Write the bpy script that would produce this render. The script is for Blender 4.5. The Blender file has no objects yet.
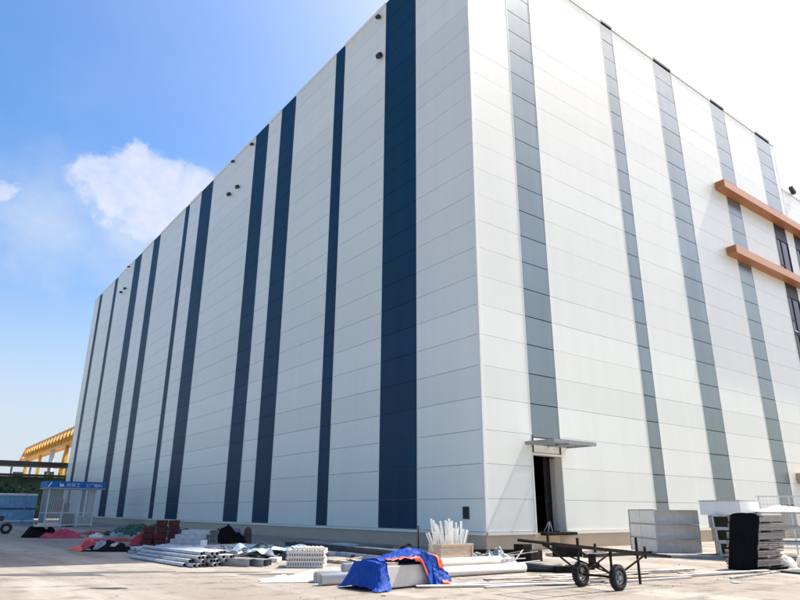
import bpy, bmesh, math, random
from mathutils import Vector, Matrix, noise

R = math.radians
SC = bpy.context.scene
COL = SC.collection
random.seed(7)

# ------------------------------------------------------------------ camera, sky, sun, exposure
cam_d = bpy.data.cameras.new('camera'); cam = bpy.data.objects.new('camera', cam_d); COL.objects.link(cam); SC.camera = cam
cam_d.sensor_width = 36; cam_d.lens = 636.18 / 800 * 36; cam_d.clip_start = .1; cam_d.clip_end = 6000
yaw, pit, rol = R(52.937), R(18.346), R(.3373)
fw = Vector((math.cos(yaw)*math.cos(pit), math.sin(yaw)*math.cos(pit), math.sin(pit)))
rt = Vector((math.sin(yaw), -math.cos(yaw), 0)); up = rt.cross(fw)
r2 = rt*math.cos(rol) + up*math.sin(rol); u2 = up*math.cos(rol) - rt*math.sin(rol)
cam.matrix_world = Matrix(((r2.x, u2.x, -fw.x, -20.309), (r2.y, u2.y, -fw.y, -20.705), (r2.z, u2.z, -fw.z, 1.6), (0, 0, 0, 1)))

SUN = Vector((1, -.105, 1.42)).normalized()
sun_d = bpy.data.lights.new('sun', 'SUN'); sun_d.energy = 3.3; sun_d.angle = R(.55); sun_d.color = (1, .97, .92)
sun = bpy.data.objects.new('sun', sun_d); COL.objects.link(sun); sun.rotation_euler = SUN.to_track_quat('Z', 'Y').to_euler(); sun.location = (40, -20, 60)
SKY_STRENGTH = .11
SC.view_settings.view_transform = 'Standard'; SC.view_settings.look = 'None'
SC.view_settings.gamma = 1; SC.view_settings.use_curve_mapping = False
SC.view_settings.exposure = 1.26

world = bpy.data.worlds.new('World'); SC.world = world; world.use_nodes = True

def build_world():
    nt = world.node_tree; N = nt.nodes; L = nt.links
    bg = N['Background']; bg.inputs[1].default_value = SKY_STRENGTH
    sky = N.new('ShaderNodeTexSky'); sky.sky_type = 'NISHITA'; sky.sun_disc = False
    sky.sun_elevation = math.asin(SUN.z); sky.sun_rotation = math.atan2(SUN.x, SUN.y)
    sky.air_density = 1.0; sky.dust_density = 4.2; sky.ozone_density = 1.6
    hs = N.new('ShaderNodeHueSaturation'); hs.inputs['Saturation'].default_value = 1.5; L.new(sky.outputs[0], hs.inputs['Color'])
    tc = N.new('ShaderNodeTexCoord')
    def math_(op, a, b=None, clamp=False):
        n = N.new('ShaderNodeMath'); n.operation = op; n.use_clamp = clamp
        for i, v in enumerate((a, b)):
            if v is None: continue
            if isinstance(v, (int, float)): n.inputs[i].default_value = v
            else: L.new(v, n.inputs[i])
        return n.outputs[0]
    def nz(scale, detail, rough=.55):
        n = N.new('ShaderNodeTexNoise'); n.inputs['Scale'].default_value = scale; n.inputs['Detail'].default_value = detail
        n.inputs['Roughness'].default_value = rough; L.new(tc.outputs['Generated'], n.inputs['Vector']); return n
    warp = nz(16, 9, .62)
    vm = N.new('ShaderNodeVectorMath'); vm.operation = 'MULTIPLY_ADD'
    L.new(warp.outputs['Color'], vm.inputs[0]); vm.inputs[1].default_value = (.085, .085, .085); L.new(tc.outputs['Generated'], vm.inputs[2])
    off = N.new('ShaderNodeVectorMath'); off.operation = 'SUBTRACT'; L.new(vm.outputs[0], off.inputs[0]); off.inputs[1].default_value = (.0425, .0425, .0425)
    def blob(d, r):
        dist = N.new('ShaderNodeVectorMath'); dist.operation = 'DISTANCE'; L.new(off.outputs[0], dist.inputs[0]); dist.inputs[1].default_value = d
        return math_('SUBTRACT', 1, math_('DIVIDE', dist.outputs['Value'], r), False)
    acc = None
    for d, r in [((.152, .886, .438), .048), ((.170, .870, .460), .036), ((.195, .880, .432), .060), ((.235, .866, .440), .048),
                 ((.268, .858, .443), .042), ((.29, .86, .425), .04), ((.222, .886, .412), .045), ((.165, .893, .420), .04), ((-.01, .914, .408), .03), ((.03, .92, .40), .018)]:
        b = blob(d, r); acc = b if acc is None else math_('MAXIMUM', acc, b)
    cum = N.new('ShaderNodeMapRange'); cum.interpolation_type = 'SMOOTHSTEP'; L.new(acc, cum.inputs['Value'])
    cum.inputs['From Min'].default_value = -.12; cum.inputs['From Max'].default_value = .30
    tex = nz(26, 9, .62)
    cumf = math_('MULTIPLY', cum.outputs[0], math_('ADD', math_('MULTIPLY', tex.outputs[0], 1.3), .12, True), True)
    # thin veils low in the sky
    veil = nz(3.2, 8, .58)
    vr = N.new('ShaderNodeMapRange'); vr.interpolation_type = 'SMOOTHSTEP'; L.new(veil.outputs[0], vr.inputs['Value'])
    vr.inputs['From Min'].default_value = .42; vr.inputs['From Max'].default_value = .78
    sep = N.new('ShaderNodeSeparateXYZ'); L.new(tc.outputs['Generated'], sep.inputs[0])
    low = N.new('ShaderNodeMapRange'); L.new(sep.outputs['Z'], low.inputs['Value']); low.inputs['From Min'].default_value = .5; low.inputs['From Max'].default_value = .28
    low.inputs['To Min'].default_value = .12; low.inputs['To Max'].default_value = .8
    hz = N.new('ShaderNodeMapRange'); hz.interpolation_type = 'SMOOTHSTEP'; L.new(sep.outputs['Z'], hz.inputs['Value']); hz.inputs['From Min'].default_value = .42; hz.inputs['From Max'].default_value = -.05
    hz.inputs['To Min'].default_value = 0; hz.inputs['To Max'].default_value = .92
    vf = math_('MAXIMUM', math_('MULTIPLY', vr.outputs[0], low.outputs[0], True), hz.outputs[0])
    soft = None
    for d, r in [((.20, .90, .375), .13), ((.09, .93, .37), .13), ((.28, .87, .40), .10)]:
        b = math_('MULTIPLY', math_('MAXIMUM', blob(d, r), 0), .75); soft = b if soft is None else math_('MAXIMUM', soft, b)
    vf = math_('MAXIMUM', vf, math_('MULTIPLY', soft, math_('ADD', tex.outputs[0], .35), True))
    mix1 = N.new('ShaderNodeMix'); mix1.data_type = 'RGBA'; L.new(vf, mix1.inputs['Factor']); L.new(hs.outputs[0], mix1.inputs[6]); mix1.inputs[7].default_value = (2.85, 3.15, 3.6, 1)
    mix2 = N.new('ShaderNodeMix'); mix2.data_type = 'RGBA'; L.new(math_('MULTIPLY', cumf, .78), mix2.inputs['Factor']); L.new(mix1.outputs[2], mix2.inputs[6]); mix2.inputs[7].default_value = (3.5, 3.5, 3.95, 1)
    L.new(mix2.outputs[2], bg.inputs[0])
build_world()

# ------------------------------------------------------------------ materials
def mat(name, col, rough=.5, metal=0., var=0., vscale=3., col2=None, bump=0., bscale=20., island=0., spec=.5, stretch=None, trans=0., alpha=1.):
    m = bpy.data.materials.new(name); m.use_nodes = True; nt = m.node_tree; N = nt.nodes; L = nt.links
    p = N['Principled BSDF']; p.inputs['Roughness'].default_value = rough; p.inputs['Metallic'].default_value = metal
    p.inputs['Specular IOR Level'].default_value = spec; p.inputs['Base Color'].default_value = (*col, 1)
    if trans: p.inputs['Transmission Weight'].default_value = trans
    p.inputs['Alpha'].default_value = alpha
    tc = N.new('ShaderNodeTexCoord'); src = tc.outputs['Object']
    if stretch:
        mp = N.new('ShaderNodeMapping'); mp.inputs['Scale'].default_value = stretch; L.new(src, mp.inputs[0]); src = mp.outputs[0]
    out = None
    if var or col2:
        n = N.new('ShaderNodeTexNoise'); n.inputs['Scale'].default_value = vscale; n.inputs['Detail'].default_value = 6; n.inputs['Roughness'].default_value = .62; L.new(src, n.inputs['Vector'])
        mx = N.new('ShaderNodeMix'); mx.data_type = 'RGBA'
        rr = N.new('ShaderNodeMapRange'); rr.inputs['From Min'].default_value = .35; rr.inputs['From Max'].default_value = .65; L.new(n.outputs[0], rr.inputs['Value'])
        L.new(rr.outputs[0], mx.inputs['Factor'])
        a = col; b = col2 or col
        mx.inputs[6].default_value = (*[c*(1-var) for c in a], 1); mx.inputs[7].default_value = (*[min(1, c*(1+var)) for c in b], 1)
        out = mx.outputs[2]
    if island:
        g = N.new('ShaderNodeNewGeometry'); hs = N.new('ShaderNodeHueSaturation')
        mr = N.new('ShaderNodeMapRange'); L.new(g.outputs['Random Per Island'], mr.inputs['Value']); mr.inputs['To Min'].default_value = 1-island; mr.inputs['To Max'].default_value = 1+island
        L.new(mr.outputs[0], hs.inputs['Value'])
        if out: L.new(out, hs.inputs['Color'])
        else: hs.inputs['Color'].default_value = (*col, 1)
        out = hs.outputs[0]
    if out: L.new(out, p.inputs['Base Color'])
    if bump:
        n2 = N.new('ShaderNodeTexNoise'); n2.inputs['Scale'].default_value = bscale; n2.inputs['Detail'].default_value = 5; L.new(src, n2.inputs['Vector'])
        b = N.new('ShaderNodeBump'); b.inputs['Strength'].default_value = bump; b.inputs['Distance'].default_value = .02; L.new(n2.outputs[0], b.inputs['Height']); L.new(b.outputs[0], p.inputs['Normal'])
    return m

M = dict(
 white_panel=mat('white_panel', (.80, .81, .705), .34, .0, .018, 1.3, island=.04, stretch=(1, 1, .07), bump=.05, bscale=.5),
 white_trim=mat('white_trim', (.81, .79, .71), .35),
 navy=mat('navy_panel', (.001, .036, .076), .5, .0, .12, 1.2, island=.09, spec=.2, stretch=(1, 1, .08)),
 grey_panel=mat('grey_panel', (.215, .255, .25), .26, .6, .06, 1.2, island=.06, stretch=(1, 1, .08)),
 joint=mat('joint_sealant', (.42, .43, .42), .8),
 joint_dark=mat('dark_joint', (.02, .022, .025), .8),
 plinth=mat('plinth_concrete', (.64, .51, .36), .9, 0, .22, 1.6, (.44, .35, .25), .4, 14),
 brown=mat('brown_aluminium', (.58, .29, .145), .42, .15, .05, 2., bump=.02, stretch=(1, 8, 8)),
 brown_shaded=mat('brown_aluminium_shaded', (.38, .15, .055), .45, .1),  # darker copy of the brown: shade on undersides and ends put into colour
 glass=mat('dark_glass', (.010, .012, .016), .10, spec=.25),
 black=mat('black_frame', (.012, .012, .013), .5),
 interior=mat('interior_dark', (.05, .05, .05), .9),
 steel=mat('galvanised_steel', (.50, .52, .53), .48, .5, .15, 6, bump=.05),
 steel_dull=mat('dull_steel', (.30, .31, .31), .5, .5, .2, 4),
 steel_blue=mat('blue_filmed_steel', (.33, .42, .50), .5, .2, .2, 2.5),
 steel_dark=mat('dark_steel', (.05, .052, .055), .55, .4, .2, 5),
 rust=mat('rusty_steel', (.024, .016, .013), .85, .1, .35, 8, spec=.2),
 rubber=mat('rubber', (.018, .017, .016), .85, 0, .2, 12, bump=.3, bscale=60),
 alu=mat('worn_rim', (.34, .33, .32), .5, .6, .2, 10),
 pvc=mat('white_pvc', (.76, .73, .68), .45, 0, .10, 3, (.62, .57, .50)),
 white_sheet=mat('white_sheet', (.86, .85, .79), .4, 0, .05, 2),
 white_dirty=mat('dusty_white_board', (.70, .67, .61), .75, 0, .08, 5, (.52, .48, .42), .2, 30),
 ply=mat('plywood', (.58, .44, .31), .75, 0, .15, 3, (.60, .46, .33), .1, 30, stretch=(1, 1, 6)),
 timber=mat('timber', (.42, .30, .19), .8, 0, .2, 6, (.5, .38, .26), .15, 30, stretch=(1, 8, 8)),
 timber_dark=mat('tarred_timber', (.018, .013, .011), .85, 0, .3, 6, spec=.15),
 board_grey=mat('weathered_board', (.30, .27, .235), .85, 0, .3, 5, (.42, .38, .32), .2, 20),
 tarp=mat('blue_tarp', (.002, .048, .29), .6, 0, .2, 6, bump=.7, bscale=7, spec=.3),
 orange=mat('orange_hem', (.80, .10, .03), .5),
 red=mat('red_paint', (.36, .025, .02), .55, 0, .2, 5),
 red_dark=mat('dark_red_paint', (.065, .010, .012), .6, 0, .3, 5),
 red_mid=mat('mid_red_paint', (.15, .016, .016), .6, 0, .25, 5),
 pink=mat('crimson_cloth', (.42, .035, .07), .7, 0, .2, 6, bump=.4, bscale=8),
 net_black=mat('black_netting', (.009, .009, .009), .95, 0, .4, 12, bump=.6, bscale=25, spec=.1),
 net_green=mat('green_netting', (.022, .065, .04), .85, 0, .35, 6, (.04, .10, .065), .6, 12),
 purple=mat('purple_sack', (.20, .15, .33), .8, 0, .2, 6, bump=.4, bscale=10),
 brown_sack=mat('brown_sack', (.09, .06, .05), .85, 0, .2, 6, bump=.4, bscale=10),
 black_sheet=mat('black_plastic_sheet', (.004, .004, .0045), .7, 0, .3, 3, bump=.3, bscale=7, spec=.12),
 ins_board=mat('grey_board_edge', (.34, .32, .285), .8, 0, .25, 3, (.26, .24, .21), .15, 20, stretch=(1, 1, 10)),
 ins_rough=mat('rough_board_edge', (.30, .25, .20), .9, 0, .35, 4, (.42, .37, .31), .5, 12, stretch=(1, 1, 5)),
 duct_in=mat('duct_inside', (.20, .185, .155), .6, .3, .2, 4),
 green_glass=mat('green_tinted_panel', (.10, .17, .15), .15, 0, .1, 3),
 hoard=mat('blue_hoarding', (.14, .29, .46), .5, 0, .12, 1.5, (.17, .33, .50)),
 banner=mat('blue_banner', (.0, .15, .46), .5),
 letters=mat('white_letters', (.8, .85, .9), .6),
 bar_white=mat('white_bars', (.66, .68, .66), .5),
 yellow=mat('crane_yellow', (.66, .35, .022), .5, 0, .15, .6),
 shed_roof=mat('dark_roof', (.02, .022, .024), .8),
 shed_green=mat('green_siding', (.018, .05, .032), .8, 0, .4, .4, (.03, .07, .04)),
 leaf=mat('leaves', (.045, .085, .03), .7, 0, .3, 1.5, island=.45),
 bark=mat('bark', (.09, .07, .05), .9, 0, .3, 5),
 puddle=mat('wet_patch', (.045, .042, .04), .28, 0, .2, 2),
 damp_shade=mat('damp_shade_stain', (.10, .092, .082), .6, 0, .25, 2),  # damp colour that also stands in for shade on the concrete
 grit=mat('grit', (.38, .34, .29), .9, island=.35),
)

# ------------------------------------------------------------------ mesh helpers
class MB:
    def __init__(s): s.v = []; s.f = []; s.sm = []
    def add(s, vs, fs, smooth=False):
        o = len(s.v); s.v += [Vector(v) for v in vs]; s.f += [[i+o for i in f] for f in fs]; s.sm += [smooth]*len(fs)
    def box(s, c, d, rz=0, mtx=None):
        hx, hy, hz = d[0]/2, d[1]/2, d[2]/2
        vs = [Vector((x, y, z)) for z in (-hz, hz) for x, y in ((-hx, -hy), (hx, -hy), (hx, hy), (-hx, hy))]
        m = mtx or Matrix.Rotation(rz, 3, 'Z'); c = Vector(c)
        s.add([m @ v + c for v in vs], [(0, 3, 2, 1), (4, 5, 6, 7), (0, 1, 5, 4), (1, 2, 6, 5), (2, 3, 7, 6), (3, 0, 4, 7)])
        return s
    def span(s, a, b):
        return s.box([(p+q)/2 for p, q in zip(a, b)], [abs(q-p) for p, q in zip(a, b)])
    def bar(s, p, q, w, h=None, upv=(0, 0, 1)):
        p, q = Vector(p), Vector(q); d = q-p; x = d.normalized(); u = Vector(upv)
        if abs(x.dot(u)) > .99: u = Vector((0, 1, 0))
        y = u.cross(x).normalized(); z = x.cross(y)
        return s.box((p+q)/2, (d.length, w, h or w), mtx=Matrix((x, y, z)).transposed())
    def tube(s, p, q, r, n=10, r2=None, caps=True, inner=None):
        p, q = Vector(p), Vector(q); x = (q-p).normalized(); u = Vector((0, 0, 1)) if abs(x.z) < .95 else Vector((1, 0, 0))
        y = u.cross(x).normalized(); z = x.cross(y); r2 = r if r2 is None else r2
        ring = lambda c, rr: [c + (y*math.cos(2*math.pi*i/n) + z*math.sin(2*math.pi*i/n))*rr for i in range(n)]
        vs = ring(p, r) + ring(q, r2); fs = [(i, (i+1) % n, n+(i+1) % n, n+i) for i in range(n)]
        if inner:
            vs += ring(p, inner) + ring(q, inner)
            fs += [(3*n+i, 3*n+(i+1) % n, 2*n+(i+1) % n, 2*n+i) for i in range(n)]
            fs += [(2*n+i, 2*n+(i+1) % n, (i+1) % n, i) for i in range(n)] + [(n+i, n+(i+1) % n, 3*n+(i+1) % n, 3*n+i) for i in range(n)]
            s.add(vs, fs, True)
        else:
            s.add(vs, fs, True)
            if caps:
                o = len(s.v)-2*n; s.f += [[o+i for i in reversed(range(n))], [o+n+i for i in range(n)]]; s.sm += [False, False]
        return s
    def torus(s, c, axis, R_, r, n=28, k=10, squash=1.):
        a = Vector(axis).normalized(); u = Vector((0, 0, 1)); y = u.cross(a).normalized(); z = a.cross(y); c = Vector(c); vs = []; fs = []
        for i in range(n):
            t = 2*math.pi*i/n; d = y*math.cos(t)+z*math.sin(t)
            for j in range(k):
                q = 2*math.pi*j/k; vs.append(c + d*(R_+r*math.cos(q)) + a*(r*squash*math.sin(q)))
        for i in range(n):
            for j in range(k): fs.append((i*k+j, ((i+1) % n)*k+j, ((i+1) % n)*k+(j+1) % k, i*k+(j+1) % k))
        s.add(vs, fs, True); return s
    def grid(s, fn, nu, nv, smooth=True, thick=None):
        vs = [fn(i/nu, j/nv) for j in range(nv+1) for i in range(nu+1)]; W = nu+1
        s.add(vs, [(j*W+i, j*W+i+1, (j+1)*W+i+1, (j+1)*W+i) for j in range(nv) for i in range(nu)], smooth); return s
    def build(s, name, m, parent=None, bevel=0., solid=0.):
        me = bpy.data.meshes.new(name); me.from_pydata(s.v, [], s.f); me.update()
        me.polygons.foreach_set('use_smooth', s.sm)
        bm = bmesh.new(); bm.from_mesh(me); bmesh.ops.recalc_face_normals(bm, faces=bm.faces); bm.to_mesh(me); bm.free()
        me.materials.append(m if not isinstance(m, str) else M[m])
        o = bpy.data.objects.new(name, me); COL.objects.link(o); o.parent = parent
        if solid:
            md = o.modifiers.new('solid', 'SOLIDIFY'); md.thickness = solid; md.offset = 0
        if bevel:
            md = o.modifiers.new('bevel', 'BEVEL'); md.width = bevel; md.segments = 2; md.limit_method = 'ANGLE'
        return o

def tag(o, label=None, cat=None, group=None, kind=None):
    if label: o['label'] = label
    if cat: o['category'] = cat
    if group: o['group'] = group
    if kind: o['kind'] = kind
    return o
def thing(name, label, cat, loc=(0, 0, 0), rz=0., group=None):
    o = bpy.data.objects.new(name, None); COL.objects.link(o); o.location = loc; o.rotation_euler = (0, 0, rz); o.empty_display_size = .3
    return tag(o, label, cat, group)
def place(o, loc, rz=0., rx=0., ry=0.):
    o.location = loc; o.rotation_euler = (rx, ry, rz); return o
def dup(o, loc=None, rot=None, label=None, group=None):
    c = o.copy(); COL.objects.link(c)
    if loc is not None: c.location = loc
    if rot is not None: c.rotation_euler = rot
    if label: c['label'] = label
    if group: c['group'] = group
    for ch in o.children:
        d = ch.copy(); COL.objects.link(d); d.parent = c
        for g in ch.children:
            e = g.copy(); COL.objects.link(e); e.parent = d
    return c
def nzv(x, y, z=0., sc=1.): return noise.noise(Vector((x*sc, y*sc, z)))
def mound(name, m, rx, ry, h, seed, rough=.25, sc=2.2, n=26, parent=None, p=.8):
    b = MB()
    def f(u, v):
        a = 2*math.pi*u; t = v
        r = 1 + rough*.5*nzv(math.cos(a)*2, math.sin(a)*2, seed)
        x, y = rx*r*t*math.cos(a), ry*r*t*math.sin(a)
        z = h*max(0, (1-t**2.4))**p
        z *= 1 + rough*1.6*nzv(x, y, seed+3, sc)
        z += rough*.5*h*(nzv(x, y, seed+9, sc*3)+.5*nzv(x, y, seed+5, sc*7))*(1-t*t)
        return Vector((x, y, max(0, z)))
    b.grid(f, n*2, n, False)
    return b.build(name, m, parent)

# ------------------------------------------------------------------ ground
def ground_mat():
    m = bpy.data.materials.new('dusty_concrete'); m.use_nodes = True; nt = m.node_tree; N = nt.nodes; L = nt.links; p = N['Principled BSDF']
    tc = N.new('ShaderNodeTexCoord')
    def nzn(scale, detail, rough=.6, stretch=None, rot=0):
        n = N.new('ShaderNodeTexNoise'); n.inputs['Scale'].default_value = scale; n.inputs['Detail'].default_value = detail; n.inputs['Roughness'].default_value = rough
        if stretch:
            mp = N.new('ShaderNodeMapping'); mp.inputs['Scale'].default_value = stretch; mp.inputs['Rotation'].default_value = (0, 0, rot); L.new(tc.outputs['Object'], mp.inputs[0]); L.new(mp.outputs[0], n.inputs['Vector'])
        else: L.new(tc.outputs['Object'], n.inputs['Vector'])
        return n.outputs[0]
    def ramp(src, a, b, ca, cb):
        r = N.new('ShaderNodeValToRGB'); L.new(src, r.inputs[0]); r.color_ramp.elements[0].position = a; r.color_ramp.elements[1].position = b
        r.color_ramp.elements[0].color = ca; r.color_ramp.elements[1].color = cb; return r.outputs[0]
    def mul(a, b, f=1.):
        x = N.new('ShaderNodeMix'); x.data_type = 'RGBA'; x.blend_type = 'MULTIPLY'; x.inputs['Factor'].default_value = f; L.new(a, x.inputs[6]); L.new(b, x.inputs[7]); return x.outputs[2]
    base = ramp(nzn(.16, 7), .3, .7, (.325, .288, .235, 1), (.41, .372, .318, 1))
    fine = ramp(nzn(5, 8, .7), .3, .7, (.82, .81, .80, 1), (1, 1, 1, 1))
    trk = ramp(nzn(.5, 5, .6, (1, .12, 1), R(62)), .44, .62, (.72, .69, .66, 1), (1, 1, 1, 1))
    spots = ramp(nzn(1.3, 4, .5), .30, .46, (.60, .57, .54, 1), (1, 1, 1, 1))
    L.new(mul(mul(mul(base, fine), trk), spots), p.inputs['Base Color'])
    p.inputs['Roughness'].default_value = .92
    b = N.new('ShaderNodeBump'); b.inputs['Strength'].default_value = .35; b.inputs['Distance'].default_value = .03; L.new(nzn(7, 9, .7), b.inputs['Height']); L.new(b.outputs[0], p.inputs['Normal'])
    return m
g = MB(); g.add([(-2500, -2500, 0), (2500, -2500, 0), (2500, 2500, 0), (-2500, 2500, 0)], [(0, 1, 2, 3)])
tag(g.build('ground', ground_mat()), kind='structure')

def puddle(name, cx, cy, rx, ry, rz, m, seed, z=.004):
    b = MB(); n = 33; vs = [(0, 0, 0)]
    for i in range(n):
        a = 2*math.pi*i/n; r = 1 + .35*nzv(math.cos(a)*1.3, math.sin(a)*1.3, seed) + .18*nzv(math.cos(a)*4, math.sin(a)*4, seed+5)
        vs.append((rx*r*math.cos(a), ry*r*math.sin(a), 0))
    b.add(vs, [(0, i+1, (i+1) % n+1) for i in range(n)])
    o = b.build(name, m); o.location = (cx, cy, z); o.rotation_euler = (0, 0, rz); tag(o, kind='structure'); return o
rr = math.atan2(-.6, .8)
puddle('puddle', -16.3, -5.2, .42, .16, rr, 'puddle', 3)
puddle('damp_shade_patch', -15.4, -1.4, 1.7, .30, rr+.25, 'damp_shade', 5)  # damp streaks whose dark colour also carries the building's shade further out
puddle('damp_shade_patch', -12.9, -3.0, 1.2, .22, rr+.15, 'damp_shade', 11)
puddle('damp_shade_patch', -16.9, -1.2, 1.6, .30, rr, 'damp_shade', 17, .008)
puddle('damp_shade_patch', -12.0, -4.2, .9, .16, rr+.2, 'damp_shade', 23)

# ------------------------------------------------------------------ the warehouse
W = thing('warehouse', 'huge white panel clad warehouse with navy and grey vertical stripes', 'warehouse', (0, 0, 0))
ZB, ZT, PH = .66, 34.8, 1.4755
LEN, WID = 90.8, 39.48
def rows(z0, z1):
    e = [z0]; k = 0
    while ZB + PH*k < z1:
        z = ZB + PH*k
        if z > z0 + .15 and z < z1 - .15: e.append(z)
        k += 1
    return list(zip(e, e[1:]+[z1]))
def P3(face, s, d, z): return (d, s, z) if face == 'L' else (s, d, z)
def backing(face, s0, s1, z0, z1):
    return MB().span(P3(face, s0, .061, z0), P3(face, s1, .069, z1)).build('stripe_backing', 'joint_dark', W)
def panels(name, face, s0, s1, z0, z1, m, gap, trims=True, jit=.004):
    b = MB()
    for a, c in rows(z0, z1):
        a += gap/2; c -= gap/2
        fr = [(s0+.004, a), (s1-.004, a), (s1-.004, c), (s0+.004, c)]
        vs = [P3(face, s, random.uniform(-jit, jit), z) for s, z in fr] + [P3(face, s, .06, z) for s, z in fr]
        b.add(vs, [(0, 1, 2, 3), (0, 4, 5, 1), (1, 5, 6, 2), (2, 6, 7, 3), (3, 7, 4, 0)])
    if trims:
        for s in (s0, s1):
            q = s + (.05 if s == s0 else -.05)
            b.span(P3(face, min(s, q)+.003, -.014, z0), P3(face, max(s, q)-.003, .03, z1))
    return b.build(name, m, W)
# backing walls (real thickness, with the doorway left open)
DOOR = (3.2, 5.25, .74, 4.15)
b = MB()
b.span((.07, .07, 0), (.45, LEN, 34.5))
b.span((.45, LEN-.4, 0), (WID, LEN, 34.5)); b.span((WID-.4, .45, 0), (WID, LEN-.4, 34.5))
b.span((.45, .07, 0), (DOOR[0]-.05, .45, 34.5)); b.span((DOOR[1]+.05, .07, 0), (WID, .45, 34.5))
b.span((DOOR[0]-.05, .07, DOOR[3]+.05), (DOOR[1]+.05, .45, 34.5)); b.span((DOOR[0]-.05, .07, 0), (DOOR[1]+.05, .45, DOOR[2]-.07))
b.build('wall', 'joint', W)
MB().span((.3, .3, 34.2), (WID-.1, LEN-.1, 34.45)).build('roof', 'steel_dull', W)
SL = [(4.70, 7.95), (13.1, 14.4), (20.75, 23.35), (25.85, 28.55), (38.9, 42.3), (45.9, 47.3), (56.3, 59.1), (64.2, 67.6), (76.2, 78.0), (85.6, 87.5)]
SR = [(3.22, 5.27, 4.97), (12.98, 14.22, ZB+.12), (19.5, 21.9, ZB+.12), (27.95, 30.15, ZB+.12), (35.85, 38.6, 26.3)]
ZC = ZT-.28
prev = 0.
for s0, s1 in SL:
    panels('white_cladding', 'L', prev, s0, ZB+.1, ZC, 'white_panel', .02)
    panels('navy_stripe', 'L', s0, s1, ZB+.12, ZT-.03, 'navy', .02, False, .002)
    MB().span((-.06, prev, ZC), (.5, s0, ZT)).build('coping', 'white_trim', W)
    MB().span((.03, s0+.002, ZT-.03), (.5, s1-.002, ZT+.01)).build('coping', 'navy', W)
    prev = s1
panels('white_cladding', 'L', prev, LEN, ZB+.1, ZC, 'white_panel', .02)
MB().span((-.06, prev, ZC), (.5, LEN+.05, ZT)).build('coping', 'white_trim', W)
MB().span((-.05, -.05, ZB-.03), (.06, LEN, ZB+.09)).build('base_flashing', 'white_trim', W)
prev = 0.
for i, (s0, s1, zb) in enumerate(SR):
    lo = ZB+.1
    if i == 0:
        panels('white_cladding', 'R', .1, s0, lo, ZC, 'white_panel', .014)
        panels('white_cladding', 'R', s0, s1, DOOR[3]+.12, zb-.02, 'white_panel', .02, False)
    else: panels('white_cladding', 'R', prev, s0, lo, ZC, 'white_panel', .014)
    panels('grey_stripe', 'R', s0, s1, zb, ZC-.03, 'grey_panel', .045, False, .006); backing('R', s0, s1, zb, ZC-.03)
    MB().span((prev, -.05, ZC+.05), (s0, .5, ZT)).build('coping', 'white_trim', W)
    MB().span((s0+.002, -.06, ZC+.08), (s1-.002, .5, ZT+.01)).build('coping', 'black', W)
    prev = s1
panels('white_cladding', 'R', prev, WID, 26.3, ZC, 'white_panel', .02)
MB().span((prev, -.05, ZC+.05), (WID+.05, .5, ZT)).build('coping', 'white_trim', W)
MB().span((-.045, -.05, ZB-.03), (DOOR[0]-.1, .06, ZB+.09)).span((DOOR[1]+.1, -.05, ZB-.03), (62, .06, ZB+.09)).build('base_flashing', 'white_trim', W)
MB().span((-.03, -.03, ZB+.09), (.10, .004, ZT)).span((-.03, .004, ZB+.09), (.004, .10, ZT)).build('corner_trim', 'white_trim', W)
MB().span((.02, .02, 0), (.068, LEN, ZB-.03)).span((.068, .02, 0), (DOOR[0]-.02, .068, ZB-.03)).span((DOOR[1]+.02, .02, 0), (62, .068, ZB-.03)).span((DOOR[0]-.02, .02, 0), (DOOR[1]+.02, .068, DOOR[2]-.06)).build('plinth', 'plinth', W)
# lower wing to the right
ZW = 30.2
b = MB(); b.span((WID+.002, .07, 0), (64, .45, ZW-.25)).span((WID+.002, .45, ZW-.6), (64, 40, ZW-.3)); b.build('wing', 'joint', W)
MB().span((WID+.06, -.05, ZW-.2), (64, .5, ZW)).build('coping', 'white_trim', W)
WINX = [(36.0, 38.3), (39.9, 42.2), (43.8, 46.1), (47.7, 50.0)]
edges = [SR[4][0]] + [x for w in WINX for x in w] + [62]
bays = [(38.3, WID, 26.28), (WID, 39.9, 26.28)]
panels('white_cladding', 'R', SR[4][0], 36.0, ZB+.1, 26.3, 'white_panel', .02, False)
panels('white_cladding', 'R', 38.3, 39.9, ZB+.1, 26.3, 'white_panel', .02)
for a, c in ((42.2, 43.8), (46.1, 47.7), (50.0, 62)): panels('white_cladding', 'R', a, c, ZB+.1, 26.3, 'white_panel', .02)
panels('white_cladding', 'R', WID+.01, 62, 26.32, ZW-.22, 'white_panel', .02, False)
for a, c in WINX:
    z = 25.6
    if a < WID: pass
    panels('transom_panel', 'R', a, c, 24.3, 26.28, 'black', .02, False); panels('transom_panel', 'R', a, c, 18.95, 20.7, 'black', .02, False)
    panels('transom_panel', 'R', a, c, ZB+.1, 3.2, 'black', .02, False)
    for z0, z1 in ((20.75, 24.28), (15.75, 18.93), (12.4, 15.7), (7.9, 11.2), (3.22, 7.8)):
        fr = MB(); t = .09
        fr.span((a, -.03, z0), (a+t, .06, z1)).span((c-t, -.03, z0), (c, .06, z1)).span((a+t, -.03, z0), (c-t, .06, z0+t)).span((a+t, -.03, z1-t), (c-t, .06, z1))
        mid = (a+c)/2-.25; fr.span((mid-.05, -.02, z0+t), (mid+.05, .055, z1-t)).span((a+t, -.02, z0+1.0), (mid-.05, .055, z0+1.08))
        fo = fr.build('window', 'black', W)
        MB().span((a+t, .03, z0+t), (c-t, .062, z1-t)).build('pane', 'glass', fo)
        MB().span((a+t+.02, -.022, z0+t+.02), (mid-.07, .02, z0+t+.10)).span((a+t+.02, -.022, z0+t+.10), (a+t+.08, .02, z0+.95)).build('casement', 'white_trim', fo)
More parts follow.
